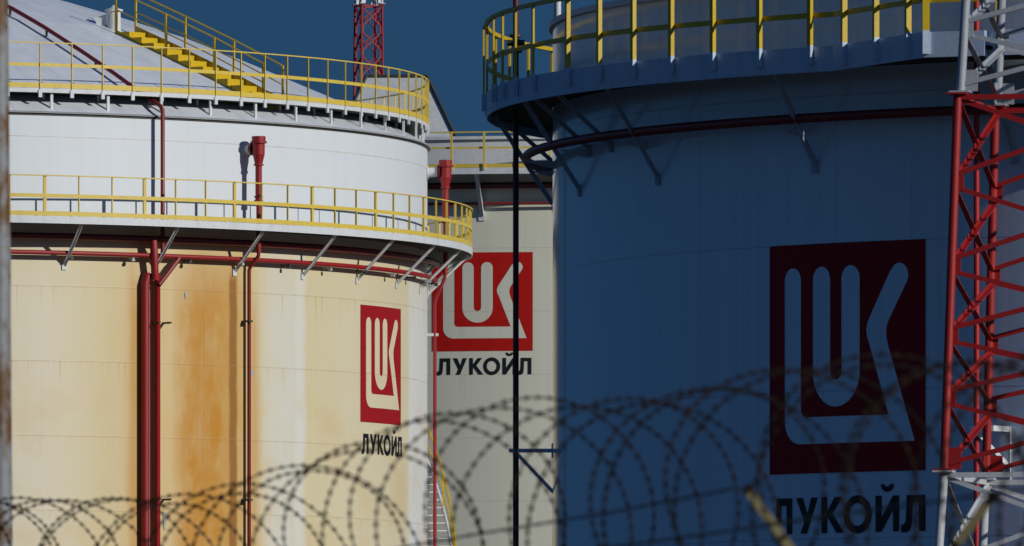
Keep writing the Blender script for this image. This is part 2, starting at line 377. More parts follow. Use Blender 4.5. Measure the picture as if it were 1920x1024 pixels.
# ------------------------------------------------------------------ shared tank parts
def walkway(parent, r0, r1, zdeck, fh, t0, t1, n, mw, name='walkway'):
    w = MB(); w.ring([(r0, zdeck-.05), (r1-.03, zdeck-.05), (r1-.03, zdeck), (r0, zdeck)], t0, t1, n)
    o = w.build(name, M['deck'], parent)
    f = MB(); f.ring([(r1-.03, zdeck-fh/2-.03), (r1, zdeck-fh/2-.03), (r1, zdeck+fh/2), (r1-.03, zdeck+fh/2)], t0, t1, n)
    f.build('fascia', mw, o); return o
def rail(parent, name, r, z0, z1, th, t0, t1, n, mat):
    return MB().ring([(r, z0), (r+th, z0), (r+th, z1), (r, z1)], t0, t1, n).build(name, mat, parent)
def post(parent, r, th, z0, z1, wt, wr, mat, name='railing_post', lean=0):
    n = pol(1, th, 0); tt = Vector((math.cos(R_(th)), math.sin(R_(th)), 0)); c = pol(r, th, (z0+z1)/2)
    return MB().box(c, tt*wt/2, n*wr/2, Vector((0, 0, (z1-z0)/2))).build(name, mat, parent)
def hoop(parent, name, r, z, rad, t0, t1, mat, n=90):
    mb = MB(); mb.tube([pol(r, t0+(t1-t0)*i/n, z) for i in range(n+1)], rad, 12); return mb.build(name, mat, parent)
def bracket(parent, rtop, ztop, rbot, zbot, th, w, mat, name='bracket'):
    mb = MB(); p = pol(rtop, th, ztop); q = pol(rbot, th, zbot); n = (q-p).normalized()
    tt = Vector((math.cos(R_(th)), math.sin(R_(th)), 0))
    up = tt.cross(n)
    mb.bar(p, q, w, w*.28, up); mb.bar(p+tt*(w/2-.008)-up*0, q+tt*(w/2-.008), .016, w, up)
    d = pol(1, th, 0)
    mb.box(q+d*.004-Vector((0, 0, .02)), tt*w*.8, d*.012, Vector((0, 0, w*1.2)))   # foot pad on the shell
    return mb.build(name, mat, parent)
def chamber(parent, r, th, ztop, mat, nozz, Rs):
    """foam chamber: flanged head, tapering body, pipe, nozzle into the shell"""
    c = pol(r, th, 0); mb = MB()
    z = ztop
    mb.lathe((c.x, c.y), [(.15, z), (.19, z-.005), (.19, z-.13), (.225, z-.14), (.225, z-.19), (.17, z-.20), (.165, z-.50), (.15, z-.55), (.105, z-.75), (.135, z-.76), (.135, z-.80),
                          (.09, z-.81), (.09, z-1.62), (.125, z-1.63), (.125, z-1.67), (.09, z-1.68), (.09, z-1.72), (.125, z-1.73), (.125, z-1.77), (.066, z-1.78), (.066, 16.3+CAMZ)][::-1], 18)
    o = mb.build('foam_chamber', mat, parent)
    d = pol(1, th, 0)
    nb = MB(); p = c+Vector((0, 0, z-.33)); q = d*(Rs-.02)+Vector((0, 0, z-.36))
    nb.cyl(p-d*.21, q, .14, 16); nb.cyl(q+d*.03, q+d*.06, .19, 16); nb.build('nozzle', nozz, o)
    fb = MB(); fb.cyl(p-d*.15, p-d*.23, .19, 16); fb.build('flange', M['dred'], o)
    return o

# ================================================================== TANK A (left, rust-streaked)
DA = 331.0; RA = 17.53; RPA = 18.80; XA = -.06016*DA
TA = lambda px, r=RA: theta(px, XA, DA, r)
A = empty('storage_tank', (XA, DA, 0), 'white storage tank with orange rust streaks under its lower walkway, at the left', 'storage tank', 'emblem-painted storage tanks')
zr = 19.86+CAMZ
sh = MB(); sh.ring([(RA, 0), (RA, zr)], -90, 270, 400, closed=False); sh.build('shell', M['shellA'], A)
prof = [(17.6, 0), (17.1, .28), (16.4, .62), (14.9, 1.30), (13.6, 1.85), (12.65, 2.25), (10.9, 2.95), (9.05, 3.55), (7.6, 3.98), (6, 4.4), (4.5, 4.72), (2.5, 5.05), (.3, 5.3)]
rf = MB(); rf.ring([(r, zr+.06+z) for r, z in prof], 0, 360, 180, closed=False); roof = rf.build('roof', M['roofA'], A)
def roofz(r):
    for (r0, z0), (r1, z1) in zip(prof, prof[1:]):
        if r1 <= r <= r0: return zr+.06+z0+(z1-z0)*(r0-r)/(r0-r1)
    return zr
MB().ring([(RA-.02, zr+.015), (RA+.10, zr+.015), (RA+.11, zr+.05), (RA-.02, zr+.05)], 0, 360, 300).build('rim', M['grey'], A)
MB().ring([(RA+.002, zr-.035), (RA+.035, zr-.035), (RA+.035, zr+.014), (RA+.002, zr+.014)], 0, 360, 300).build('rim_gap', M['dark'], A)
# lower walkway
zd = 16.96+CAMZ
wk = walkway(A, RA+.02, RPA, zd, .16, -40, 220, 300, M['white'])
zt = 17.04+CAMZ
rail(wk, 'toe_board', RPA-.02, zt+.01, zt+.13, .012, -40, 220, 300, M['yellow'])
rail(wk, 'mid_rail', RPA-.02, zt+.50, zt+.60, .012, -40, 220, 300, M['yellow'])
rail(wk, 'top_rail', RPA-.05, zt+1.075, zt+1.105, .07, -40, 220, 300, M['yellow'])
for i in range(-3, 48):
    th = TA(85, RPA)+(TA(707, RPA)-TA(85, RPA))/12*i
    if th > 170: break
    thick = i % 3 == 0
    post(wk, RPA-.045, th, zt-.02, zt+1.08, .085 if thick else .028, .05, M['yellow'])
for i in range(-3, 13):
    bracket(wk, RPA-.12, zd-.08, RA+.02, 15.80+CAMZ, TA(120)+(TA(742)-TA(120))/5*i, .085, M['white'])
# ring pipes
hoop(A, 'ring_pipe', RA+.34, 16.56+CAMZ, .085, -20, 88, M['redp'], 160)
hoop(A, 'ring_pipe', RA+.27, 16.12+CAMZ, .062, -20, 87, M['red'], 160)
for k in range(12):
    th = 21+k*6.0
    d = pol(1, th, 0); q = MB(); q.box(d*(RA+.15)+V(0, 0, 16.03+CAMZ), d*.17, V(d.y, -d.x, 0)*.02, V(0, 0, .02)); q.box(d*(RA+.27)+V(0, 0, 15.98+CAMZ), d*.05, V(d.y, -d.x, 0)*.045, V(0, 0, .03))
    q.build('pipe_clamp', M['dark'] if k % 2 else M['grey'], A)
# risers
zj = 15.42+CAMZ
p1 = MB(); p1.tube([pol(RA+.14, TA(274.5, RA+.20), -1), pol(RA+.14, TA(274.5, RA+.20), zj-.05), pol(RA+.14, TA(280, RA+.20), zj+.22)], .118, 16); p1.build('riser', M['red'], A)
p1 = MB(); p1.tube([pol(RA+.14, TA(297, RA+.20), -1), pol(RA+.14, TA(297, RA+.20), zj), pol(RA+.26, TA(294, RA+.26), zj+.2)], .088, 16); p1.build('riser', M['red'], A)
p1 = MB(); p1.tube([pol(RA+.30, TA(291, RA+.3), zj+.05), pol(RA+.40, TA(288, RA+.4), 16.5+CAMZ), pol(RA+.36, TA(288, RA+.4), 16.58+CAMZ)], .105, 16); p1.build('riser', M['red'], A)
p1 = MB(); p1.tube([pol(RA+.24, TA(298, RA+.24), zj-.08), pol(RA+.30, TA(328, RA+.3), 15.92+CAMZ), pol(RA+.27, TA(334, RA+.27), 16.03+CAMZ), pol(RA+.27, TA(335, RA+.27), 16.12+CAMZ)], .07, 14); p1.build('branch_pipe', M['redp'], A)
for z in (14.32, 9.55):
    for th in (TA(286), TA(306)):
        q = MB(); q.bar(pol(RA, th, z+CAMZ), pol(RA+.36, th, z+CAMZ), .06, .05); q.build('pipe_clamp', M['dark'], A)
th = TA(305, RA+.30)
rp = [pol(RA+.30, th, 16.12+CAMZ), pol(RA+.30, th, 20.05+CAMZ), pol(RA+.20, th, 20.17+CAMZ)]+[pol(r, th, roofz(r)+.22) for r in (16.9, 15.5, 14, 12, 10.5, 8, 5)]
MB().tube(rp, .058, 12).build('spray_pipe', M['redp'], A)
for r in (16.4, 14.6, 12.2, 10.4):
    MB().bar(pol(r, th, roofz(r)-.02), pol(r, th, roofz(r)+.18), .05, .05, pol(1, th, 0)).build('pipe_clamp', M['dark'], A)
T45 = TA(485, RA+.47)
ch = chamber(A, RA+.47, T45, 19.47+CAMZ, M['red'], M['white'], RA)
MB().tube([pol(RA+.47, T45, 16.36+CAMZ), pol(RA+.46, T45, 16.22+CAMZ), pol(RA+.18, T45-.1, 15.93+CAMZ), pol(RA+.15, T45-.15, 15.84+CAMZ), pol(RA+.15, T45-.15, -1)], .052, 12).build('drain_pipe', M['redp'], ch)
for z in (14.45, 9.6):
    q = MB(); q.bar(pol(RA, T45-.4, z+CAMZ), pol(RA+.3, T45-.4, z+CAMZ), .14, .05); q.build('pipe_clamp', M['dark'], ch)
ch2 = chamber(A, RA+.52, 88.0, 19.52+CAMZ, M['red'], M['white'], RA)
MB().tube([pol(RA+.52, 88, 16.4+CAMZ), pol(RA+.50, 88, 16.5+CAMZ-.3), pol(RA+.25, 88, 15.6+CAMZ), pol(RA+.22, 88, 15.45+CAMZ), pol(RA+.22, 88, -1)], .05, 12).build('drain_pipe', M['red'], ch2)
q = MB(); q.bar(pol(RA, 88, 14.6+CAMZ), pol(RA+.32, 88, 14.6+CAMZ), .08, .08); q.build('pipe_clamp', M['white'], ch2)
# grey repair patches
for th, z, w, h in ((TA(348), 15.17, .09, .17), (TA(470), 13.14, .22, .20), (TA(308), 9.2, .10, .5)):
    q = MB(); o = .02
    q.add([pol(RA+o, th-w*1.6, z+CAMZ), pol(RA+o, th+w*1.6, z+CAMZ), pol(RA+o, th+w*1.4, z-h*.6+CAMZ), pol(RA+o, th+w*.2, z-h+CAMZ), pol(RA+o, th-w, z-h*.8+CAMZ)], [(0, 1, 2, 3, 4)])
    q.build('repair_patch', M['grey'], A)
# roof-edge walkway
z2 = 20.47+CAMZ; r2 = RA+.02
w2 = MB().ring([(r2-1.0, z2-.03), (r2-.02, z2-.03), (r2-.02, z2+.01), (r2-1.0, z2+.01)], -40, 220, 300).build('walkway', M['deck'], A)
MB().ring([(r2-.02, z2-.04), (r2, z2-.04), (r2, z2+.07), (r2-.02, z2+.07)], -40, 220, 300).build('fascia', M['white'], w2)
rail(w2, 'toe_board', r2-.015, z2+.085, z2+.22, .012, -40, 220, 300, M['yellow'])
rail(w2, 'mid_rail', r2-.015, z2+.66, z2+.75, .012, -40, 220, 300, M['yellow'])
rail(w2, 'top_rail', r2-.035, z2+1.28, z2+1.31, .06, -40, 220, 300, M['yellow'])
i = -3
while True:
    th = TA(75, r2)+(TA(677, r2)-TA(75, r2))/13*i
    if th > 172: break
    post(w2, r2+.005, th, z2+.03, z2+1.29, .026, .045, M['yellow'])
    post(w2, r2+.01, th, z2-.17, z2+.03, .10, .05, M['white'], 'post_shoe')
    i += 1
for i in range(-3, 25):
    th = TA(100, r2)+(TA(400, r2)-TA(100, r2))/3*i
    post(w2, r2-.12, th, roofz(r2-.12)-.02, z2-.03, .075, .05, M['white'], 'leg')
    post(w2, r2-.68, th, roofz(r2-.68)-.02, z2-.03, .06, .05, M['white'], 'leg')
# roof stair (radial)
th = theta(512, XA, DA, 16.7); rho = pol(1, th, 0); tt = Vector((math.cos(R_(th)), math.sin(R_(th)), 0)); UZ = V(0, 0, 1)
def rp_(r, t_, h): return rho*r+tt*t_+UZ*(roofz(r)+h)
stair = MB().bar(rp_(16.7, -.40, .04), rp_(11.5, -.40, .05), .03, .10).build('roof_stair', M['yellow_deep'], A)
rr = [16.7, 15.0, 13.3, 11.55]
for t_ in (-.40, .40):
    for a, b_ in zip(rr, rr[1:]):
        MB().bar(rp_(a, t_, .14), rp_(b_, t_, .14), .03, .25).build('stringer', M['yellow_deep'], stair) if t_ > 0 else None
    for r in rr:
        MB().bar(rp_(r, t_+(.03 if t_ > 0 else -.03), .05), rp_(r, t_+(.03 if t_ > 0 else -.03), 1.18), .06 if t_ < 0 else .05, .06 if t_ < 0 else .05, rho).build('railing_post', M['yellow_deep'], stair)
    top = [rp_(r, t_, 1.18) for r in rr[::-1]]
    MB().tube(top, .022, 8).build('handrail', M['yellow_deep'], stair)
    MB().tube([p-UZ*.52 for p in top], .018, 8).build('mid_rail', M['yellow_deep'], stair)
n = 12
for i in range(n):
    r = 16.72-(16.72-11.55)*i/n; dr = (16.72-11.55)/n
    zt_ = roofz(r-dr)+.05; q = MB(); hz = (zt_-roofz(r)+.02)/2
    q.box(rho*(r-dr/2)+UZ*(roofz(r)-.02+hz), tt*.385, rho*(dr/2-.004), UZ*hz); q.build('step', M['yellow_deep'], stair)
# roof vent
c = rho*11.12; zc = roofz(11.12)
q = MB(); q.lathe((c.x, c.y), [(.20, zc-.1), (.185, zc+.48), (.25, zc+.49), (.25, zc+.54), (.12, zc+.58), (.04, zc+.66)], 18)
q.add([c+V(-.2, 0, zc+.42), c+V(-.55, 0, zc+.30), c+V(-.42, 0, zc+.02), c+V(-.2, 0, zc-.1), c+V(-.2, .05, zc+.42), c+V(-.55, .05, zc+.30), c+V(-.42, .05, zc+.02), c+V(-.2, .05, zc-.1)],
      [(0, 1, 2, 3), (4, 7, 6, 5), (0, 4, 5, 1), (1, 5, 6, 2), (2, 6, 7, 3)])
q.build('roof_vent', M['white'], A)
q = MB(); c = pol(RA-.4, 110.5, 0); q.lathe((c.x, c.y), [(.07, z2), (.07, z2+.25), (.12, z2+.26), (.12, z2+.6), (.09, z2+.65)], 12); q.build('valve', M['pipe_bright'], A)
# side stair winding down the far right flank
sp = MB(); t0, z0 = 112, 11.9+CAMZ
rs = RA+.12; ro = RA+.82
def zs(th): return 9.55+CAMZ+(th-101)*.245
pts_i = [pol(rs, t_, zs(t_)) for t_ in range(66, 122, 2)]; pts_o = [pol(ro, t_, zs(t_)) for t_ in range(66, 122, 2)]
ss = MB()
for a, b_ in zip(pts_o, pts_o[1:]): ss.bar(a, b_, .04, .22)
side = ss.build('side_stair', M['white'], A)
for zz, rad in ((1.05, .03), (.55, .02)):
    MB().tube([p+UZ*zz for p in pts_o], rad, 8).build('handrail', M['yellow_deep'], side)
for i in range(0, len(pts_o), 3):
    MB().bar(pts_o[i], pts_o[i]+UZ*1.05, .05, .05, V(1, 0, 0)).build('railing_post', M['yellow_deep'], side)
for k in range(60):
    t_ = 66+k*.93; MB().bar(pol(rs, t_, zs(t_)), pol(ro, t_, zs(t_)), .24, .03).build('tread', M['white'], side)
emblem(A, RA, TA(675.5), TA(751), 11.89+CAMZ, 3.23, M['logo_red'], M['shellA'], R_(TA(752.5)-TA(677))*RA, .55, .32, .07)

# ================================================================== TANK C (middle, behind)
DC = 385.0; RC = 17.7; RPC = 18.9; XC = (1075-960)/F*DC
T3 = empty('storage_tank', (XC, DC, 0), 'beige storage tank standing behind the other two, in the gap between them', 'storage tank', 'emblem-painted storage tanks')
MB().ring([(RC, 0), (RC, 22.42+CAMZ)], -90, 270, 360, closed=False).build('shell', M['shellC'], T3)
MB().ring([(RC-.02, 22.36+CAMZ), (RC+.1, 22.36+CAMZ), (RC+.1, 22.46+CAMZ), (RC-.02, 22.46+CAMZ)], 0, 360, 240).build('rim', M['white'], T3)
MB().ring([(RC, 22.44+CAMZ), (RC*.6, 22.9+CAMZ), (.2, 23.3+CAMZ)], 0, 360, 120, closed=False).build('roof', M['roofA'], T3)
zc = 21.32+CAMZ
MB().ring([(RC+.004, zc+.02), (RC+.012, zc+.02), (RC+.012, 22.35+CAMZ), (RC+.004, 22.35+CAMZ)], 0, 360, 360).build('top_course', M['white'], T3)
w3 = walkway(T3, RC+.02, RPC, zc, .16, -110, 110, 260, M['white'])
zt = zc+.08
rail(w3, 'toe_board', RPC-.02, zt+.01, zt+.13, .012, -110, 110, 260, M['yellow'])
rail(w3, 'mid_rail', RPC-.02, zt+.60, zt+.66, .012, -110, 110, 260, M['yellow'])
rail(w3, 'top_rail', RPC-.03, zt+1.10, zt+1.14, .045, -110, 110, 260, M['yellow'])
for i in range(-20, 22):
    post(w3, RPC-.0+.03, -11.9+3.13*i, zt-.06, zt+1.12, .065, .05, M['yellow'])
for i in range(-6, 7): bracket(w3, RPC-.15, zc-.08, RC+.02, zc-1.33, -9.6+12*i, .13, M['white'])
hoop(T3, 'ring_pipe', RC+.3, zc-.42, .10, -100, 60, M['dred'], 120)
hoop(T3, 'ring_pipe', RC+.2, zc-.98, .045, -100, 60, M['redp'], 120)
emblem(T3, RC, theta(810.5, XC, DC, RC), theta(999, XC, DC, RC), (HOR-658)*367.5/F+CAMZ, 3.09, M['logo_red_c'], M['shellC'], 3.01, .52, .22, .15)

# ================================================================== TANK B (right, in shade)
DB = 183.0; RB = 13.67; RPB = 14.70; XB = .07817*DB
TB = lambda px, r=RB: theta(px, XB, DB, r)
B = empty('storage_tank', (XB, DB, 0), 'shaded blue-looking storage tank nearest the camera, at the right with the large dark emblem', 'storage tank', 'emblem-painted storage tanks')
zrb = 12.86+CAMZ
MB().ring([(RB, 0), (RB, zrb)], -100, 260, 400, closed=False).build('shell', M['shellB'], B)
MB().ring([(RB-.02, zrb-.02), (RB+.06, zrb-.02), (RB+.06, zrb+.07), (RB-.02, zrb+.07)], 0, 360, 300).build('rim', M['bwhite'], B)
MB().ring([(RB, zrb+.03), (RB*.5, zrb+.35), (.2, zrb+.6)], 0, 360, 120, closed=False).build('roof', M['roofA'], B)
zb = 11.62+CAMZ; f0, f1 = 11.46+CAMZ, 11.83+CAMZ
wb = MB().ring([(RB+.02, zb-.04), (RPB-.02, zb-.04), (RPB-.02, zb), (RB+.02, zb)], -170, 40, 260).build('walkway', M['deck'], B)
TE = TB(1563, RPB)
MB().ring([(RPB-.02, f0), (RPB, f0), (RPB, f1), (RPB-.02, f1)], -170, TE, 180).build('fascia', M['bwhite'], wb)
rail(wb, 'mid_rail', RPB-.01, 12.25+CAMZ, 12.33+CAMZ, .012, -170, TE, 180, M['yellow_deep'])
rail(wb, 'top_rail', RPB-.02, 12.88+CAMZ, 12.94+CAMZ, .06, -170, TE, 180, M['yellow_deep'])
bp = [TB(x, RPB+.04) for x in (1519, 1424, 1337, 1259, 1188, 1124, 1065, 1000, 967, 943, 926)]
bp += [-86-4.35*i for i in range(1, 18)]
for th in bp:
    post(wb, RPB+.045, th, f1+.02, 12.91+CAMZ, .07, .065 if th > -68 else .03, M['yellow_deep'])
    post(wb, RPB+.045, th, f0+.12, f1+.02, .07, .065, M['bwhite'], 'post_shoe')
# outward landing (built from its corner points, world -> tank local)
def loc(px, d, z): return Vector(((px-960)*d/F-XB, d-DB, z))
cr = [pol(RPB, TE, 0), loc(1731, 169.0, 0), loc(1846, 168.62, 0), loc(1850, 168.95, 0), loc(1880, 168.85, 0), loc(1882, 168.45, 0), loc(2140, 167.75, 0)]
inner = [pol(RPB-.3, TE, 0), pol(RPB-.3, -33, 0), pol(RPB-.3, -28, 0), pol(RPB-.3, -27.6, 0), pol(RPB-.3, -27, 0), pol(RPB-.3, -26.5, 0), pol(RPB-.3, -15, 0)]
ld = MB()
for i in range(6):
    a, b_, c_, d_ = cr[i], cr[i+1], inner[i+1], inner[i]
    zz0, zz1 = zb-.045, zb-.002
    ld.add([a+UZ*zz0, b_+UZ*zz0, c_+UZ*zz0, d_+UZ*zz0, a+UZ*zz1, b_+UZ*zz1, c_+UZ*zz1, d_+UZ*zz1], [(0, 1, 2, 3), (4, 7, 6, 5), (0, 4, 5, 1), (1, 5, 6, 2), (2, 6, 7, 3), (3, 7, 4, 0)])
lo = ld.build('landing', M['deck'], wb)
for i in range(6):
    MB().bar(cr[i]+UZ*(f0+f1)/2, cr[i+1]+UZ*(f0+f1)/2, .02, f1-f0-.004*(i % 2)).build('fascia', M['bwhite'], lo)
for a, b_ in ((cr[0], cr[1]), (cr[1], cr[6])):
    MB().bar(a+UZ*(12.29+CAMZ), b_+UZ*(12.29+CAMZ), .012, .08).build('mid_rail', M['yellow_deep'], lo)
    MB().bar(a+UZ*(12.91+CAMZ), b_+UZ*(12.91+CAMZ), .06, .06).build('top_rail', M['yellow_deep'], lo)
def lpost(p, w, nrm):
    nrm = nrm.normalized(); tt_ = Vector((-nrm.y, nrm.x, 0))
    c = p+nrm*.045
    MB().box(c+UZ*((f1+.02+12.91+CAMZ)/2), tt_*w/2, nrm*.04, UZ*((12.91+CAMZ-f1-.02)/2)).build('railing_post', M['yellow_deep'], lo)
    MB().box(c+UZ*((f1+.02+f0+.05)/2), tt_*w/2, nrm*.04, UZ*((f1+.02-f0-.05)/2)).build('post_shoe', M['bwhite'], lo)
e = cr[1]-cr[0]; ne = Vector((e.y, -e.x, 0))
for px in (1588, 1648, 1708):
    k = (px-1563)/(1731-1563); lpost(cr[0]+e*k, .075, ne)
lpost(cr[1]+V(.04, 0, 0), .10, V(0, -1, 0))
for px in (1872, 2010, 2120): lpost(loc(px, 168.9, 0), .09, V(0, -1, 0))
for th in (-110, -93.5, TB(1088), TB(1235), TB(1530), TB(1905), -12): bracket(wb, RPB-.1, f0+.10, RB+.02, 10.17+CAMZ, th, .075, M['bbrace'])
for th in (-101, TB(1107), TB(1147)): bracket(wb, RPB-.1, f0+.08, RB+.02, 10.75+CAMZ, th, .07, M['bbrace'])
hoop(B, 'ring_pipe', RB+.42, 10.84+CAMZ, .072, -150, 10, M['redp'], 200)
for th in (-97, -86, -74, -64, TB(1500)):
    d = pol(1, th, 0); q = MB(); tt_ = V(d.y, -d.x, 0)
    z = 10.74+CAMZ
    q.add([d*RB+UZ*z+tt_*.04, d*(RB+.5)+UZ*z+tt_*.04, d*RB+UZ*(z-.12)+tt_*.04, d*RB+UZ*z-tt_*.04, d*(RB+.5)+UZ*z-tt_*.04, d*RB+UZ*(z-.12)-tt_*.04], [(0, 1, 2), (3, 5, 4), (0, 3, 4, 1), (1, 4, 5, 2)])
    q.build('pipe_support', M['bwhite'], B)
# standpipe off the left flank
rs = RB+.575
sp_ = MB().tube([pol(rs, -90, -1), pol(rs, -90, 18)], .046, 12).build('standpipe', M['dred'], B)
c = pol(rs, -90, 0); z = 12.64+CAMZ
q = MB(); q.lathe((c.x, c.y), [(.05, z-.16), (.10, z-.15), (.10, z-.11), (.055, z-.10), (.055, z+.08), (.10, z+.09), (.10, z+.13), (.05, z+.14)], 14); q.cyl(c+V(-.14, 0, z), c+V(.14, 0, z), .05, 10)
q.build('valve', M['dark'], sp_)
q = MB(); zz = 6.28+CAMZ
q.bar(V(-(rs+.11), 0, zz), V(-(RB-.05), 0, zz), .08, .06); q.bar(V(-(rs-.02), 0, zz-.05), V(-(RB-.02), 0, zz-.66), .06, .055); q.box(V(-(RB+.01), 0, zz), V(.01, 0, 0), V(0, .1, 0), V(0, 0, .11))
q.build('wall_bracket', M['bwhite'], sp_)
# standpipe behind the lattice tower
thp = TB(1831, RB+.42); rs2 = RB+.42
sp2 = MB().tube([pol(rs2, thp, -1), pol(rs2, thp, 18)], .042, 12).build('standpipe', M['pipe_bright'], B)
d = pol(1, thp, 0); tt_ = Vector((math.cos(R_(thp)), math.sin(R_(thp)), 0)); q = MB(); zz = 6.19+CAMZ
q.bar(d*(rs2+.08)-tt_*.05+UZ*zz, d*(rs2+.08)+tt_*.30+UZ*zz, .06, .08); q.bar(d*(rs2+.08)+tt_*.30+UZ*zz, d*RB+tt_*.30+UZ*zz, .06, .08); q.bar(d*(rs2+.05)+tt_*.06+UZ*(zz-.08), d*(RB)+tt_*.30+UZ*(zz-.55), .05, .06)
q.bar(d*(RB+.02)+tt_*.30+UZ*(zz+.05), d*(RB+.02)+tt_*.30+UZ*(zz-.75), .09, .03, d)
q.build('wall_bracket', M['white'], sp2)
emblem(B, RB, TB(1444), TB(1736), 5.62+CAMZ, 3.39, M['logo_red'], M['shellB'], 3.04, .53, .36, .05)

# ================================================================== LATTICE TOWERS
def lattice(name, cx, cy, yaw, sections, legr, bw, label, panels_fn, inner=None):
    """sections = [(z0,z1,w0,w1,material,name)]"""
    T = empty(name, (cx, cy, 0), label, 'lattice tower'); T.rotation_euler = (0, 0, R_(yaw))
    for (z0, z1, w0, w1, mat, zs_) in sections:
        corners = [(-1, -1), (1, -1), (1, 1), (-1, 1)]
        def P(ci, z, push=0):
            w = w0+(w1-w0)*(z-z0)/(z1-z0); x, y = corners[ci % 4]; return V(x*w/2, y*w/2, z)
        # horizontal frame at the section top = the section's own mesh
        fr = MB()
        for i in range(4):
            fr.bar(P(i, z1-.06), P(i+1, z1-.06), bw, bw*1.1)
        sec = fr.build('tower_section', mat, T)
        for i in range(4):
            lg = MB(); lg.cyl(P(i, z0), P(i, z1-.005), legr, 14)
            # joint plates and splice flanges
            x, y = corners[i]
            lg.box(P(i, z1-.012), V(legr*2.2, 0, 0), V(0, legr*2.2, 0), V(0, 0, .012)); lg.box(P(i, z0+.012), V(legr*2.2, 0, 0), V(0, legr*2.2, 0), V(0, 0, .011))
            lg.box(P(i, z0+.16)+V(-x*legr*1.9, 0, 0), V(legr*1.8, 0, 0), V(0, .008, 0), V(0, 0, .14))
            lg.box(P(i, z0+.16)+V(0, -y*legr*1.9, 0), V(.008, 0, 0), V(0, legr*1.8, 0), V(0, 0, .14))
            for zn in zs_[1:-1]:
                lg.box(P(i, zn)+V(-x*legr*1.1, 0, 0), V(legr*.95, 0, 0), V(0, .009, 0), V(0, 0, .13))
                lg.box(P(i, zn)+V(0, -y*legr*1.1, 0), V(.009, 0, 0), V(0, legr*.95, 0), V(0, 0, .13))
            lg.build('leg', mat, sec)
        for i in range(4):
            a_, b_ = corners[i], corners[(i+1) % 4]; nrm = Vector(((a_[0]+b_[0])/2, (a_[1]+b_[1])/2, 0))
            for za, zb_ in zip(zs_, zs_[1:]):
                bb = MB(); g_ = min(.08, (zb_-za)*.12)
                bb.angle(P(i, za+g_)+nrm*.018, P(i+1, zb_-g_)+nrm*.018, bw, .012, nrm)
                bb.angle(P(i, zb_-g_)-nrm*.018, P(i+1, za+g_)-nrm*.018, bw, .012, nrm)
                bb.build('cross_brace', mat, sec)
    return T
k142 = 154.0/F
zz = [CAMZ+(HOR-y)*k142 for y in (882, 744, 627, 496, 338, 172)]
z5, z10 = zz[0], zz[-1]
def nodes(a, b, n): return [a+(b-a)*i/n for i in range(n+1)]
yaw = -12.3
cxT = (1797-960)*k142+1.43*1.190
lattice('lattice_tower', cxT, 155.3, yaw,
        [(0, z5, 3.95, 3.17, M['towerl'], nodes(0.05, z5, 5)),
         (z5, z10, 3.17, 2.86, M['tred'], zz),
         (z10, z10+5.0, 2.80, 2.30, M['towerw'], nodes(z10+.03, z10+5.0, 6))],
        .060, .062, 'near red and white lattice tower before the shaded tank, at the right edge', None)
# far tower behind the left tank
DT = 470.0; kT = DT/F
zf = [CAMZ+(HOR-y)*kT for y in (560, 9, -260)]
lattice('lattice_tower', (691-960)*kT, DT, 19.4,
        [(0, zf[0], 1.15, 1.02, M['bwhite'], nodes(.05, zf[0], 18)),
         (zf[0], zf[1], 1.02, .86, M['tred'], nodes(zf[0], zf[1]-.02, 12)),
         (zf[1]+.02, zf[2], .86, .78, M['white'], nodes(zf[1]+.03, zf[2], 6))],
        .045, .05, 'slim distant red lattice tower rising behind the left tank roof', None)

# ================================================================== far hood-shaped roof and white mast
DH = 430.0; kH = DH/F
def hp(px, py): p = at(px, py, DH); return p
hx = at(744, 300, DH)
H = empty('silo', (hx.x, DH, 0), 'far grey-white hood-shaped silo top behind the railings of the left tank', 'silo')
zt_, zm = CAMZ+(HOR-147)*kH, CAMZ+(HOR-420)*kH
tw, bwid = (798-690)*kH/2, (925-563)*kH/2
tp = [(-tw, -tw), (tw, -tw), (tw, tw), (-tw, tw)]; bp_ = [(-bwid, -bwid), (bwid, -bwid), (bwid, bwid), (-bwid, bwid)]
q = MB(); q.add([(x, y, zt_) for x, y in tp]+[(x, y, zm) for x, y in bp_], [(0, 1, 2, 3), (0, 4, 5, 1), (1, 5, 6, 2), (2, 6, 7, 3), (3, 7, 4, 0)])
q.build('hood', M['hood'], H)
q = MB(); q.box((0, 0, zm/2), (bwid-.2, 0, 0), (0, bwid-.2, 0), (0, 0, zm/2)); q.build('body', M['hood'], H)
for i in (0, 1):
    a = V(*tp[i], zt_); b_ = V(*bp_[i], zm); MB().bar(a+V((a.x > 0)*.04-(a.x < 0)*.04, -.04, .03), b_+V((a.x > 0)*.04-(a.x < 0)*.04, -.04, .03), .09, .09).build('corner_trim', M['dark'], H)
MB().bar(V(-tw, -tw-.03, zt_+.02), V(tw, -tw-.03, zt_+.02), .08, .08).build('corner_trim', M['dark'], H)
p = at(1046, 30, 260)
mp = MB(); mp.tube([V(p.x, 260, 0), V(p.x, 260, p.z-2), V(p.x, 260, p.z+6)], [.16, .075, .06], 14)
mp.box(V(p.x-.075, 260, p.z), V(.02, 0, 0), V(0, .02, 0), V(0, 0, 6))
tag(mp.build('mast', M['white']), 'thin white mast rising behind the left rim of the shaded tank', 'mast')

# ================================================================== foreground: mast, fence post, wires
dm = 72.0; a = at(-6, 0, dm); b_ = at(0, 1100, dm)
mm = MB(); pts = []; rad = []
for i in range(30):
    z = -.2+9.5*i/29
    k = (z-b_.z)/(a.z-b_.z); pts.append(V(b_.x+(a.x-b_.x)*k, dm, z)); rad.append(.080-.010*k+(.004 if i % 7 == 3 else 0))
mm.tube(pts, rad, 24)
tag(mm.build('mast', M['mast']), 'grey rust-blotched metal mast cut by the left edge of the picture', 'mast')

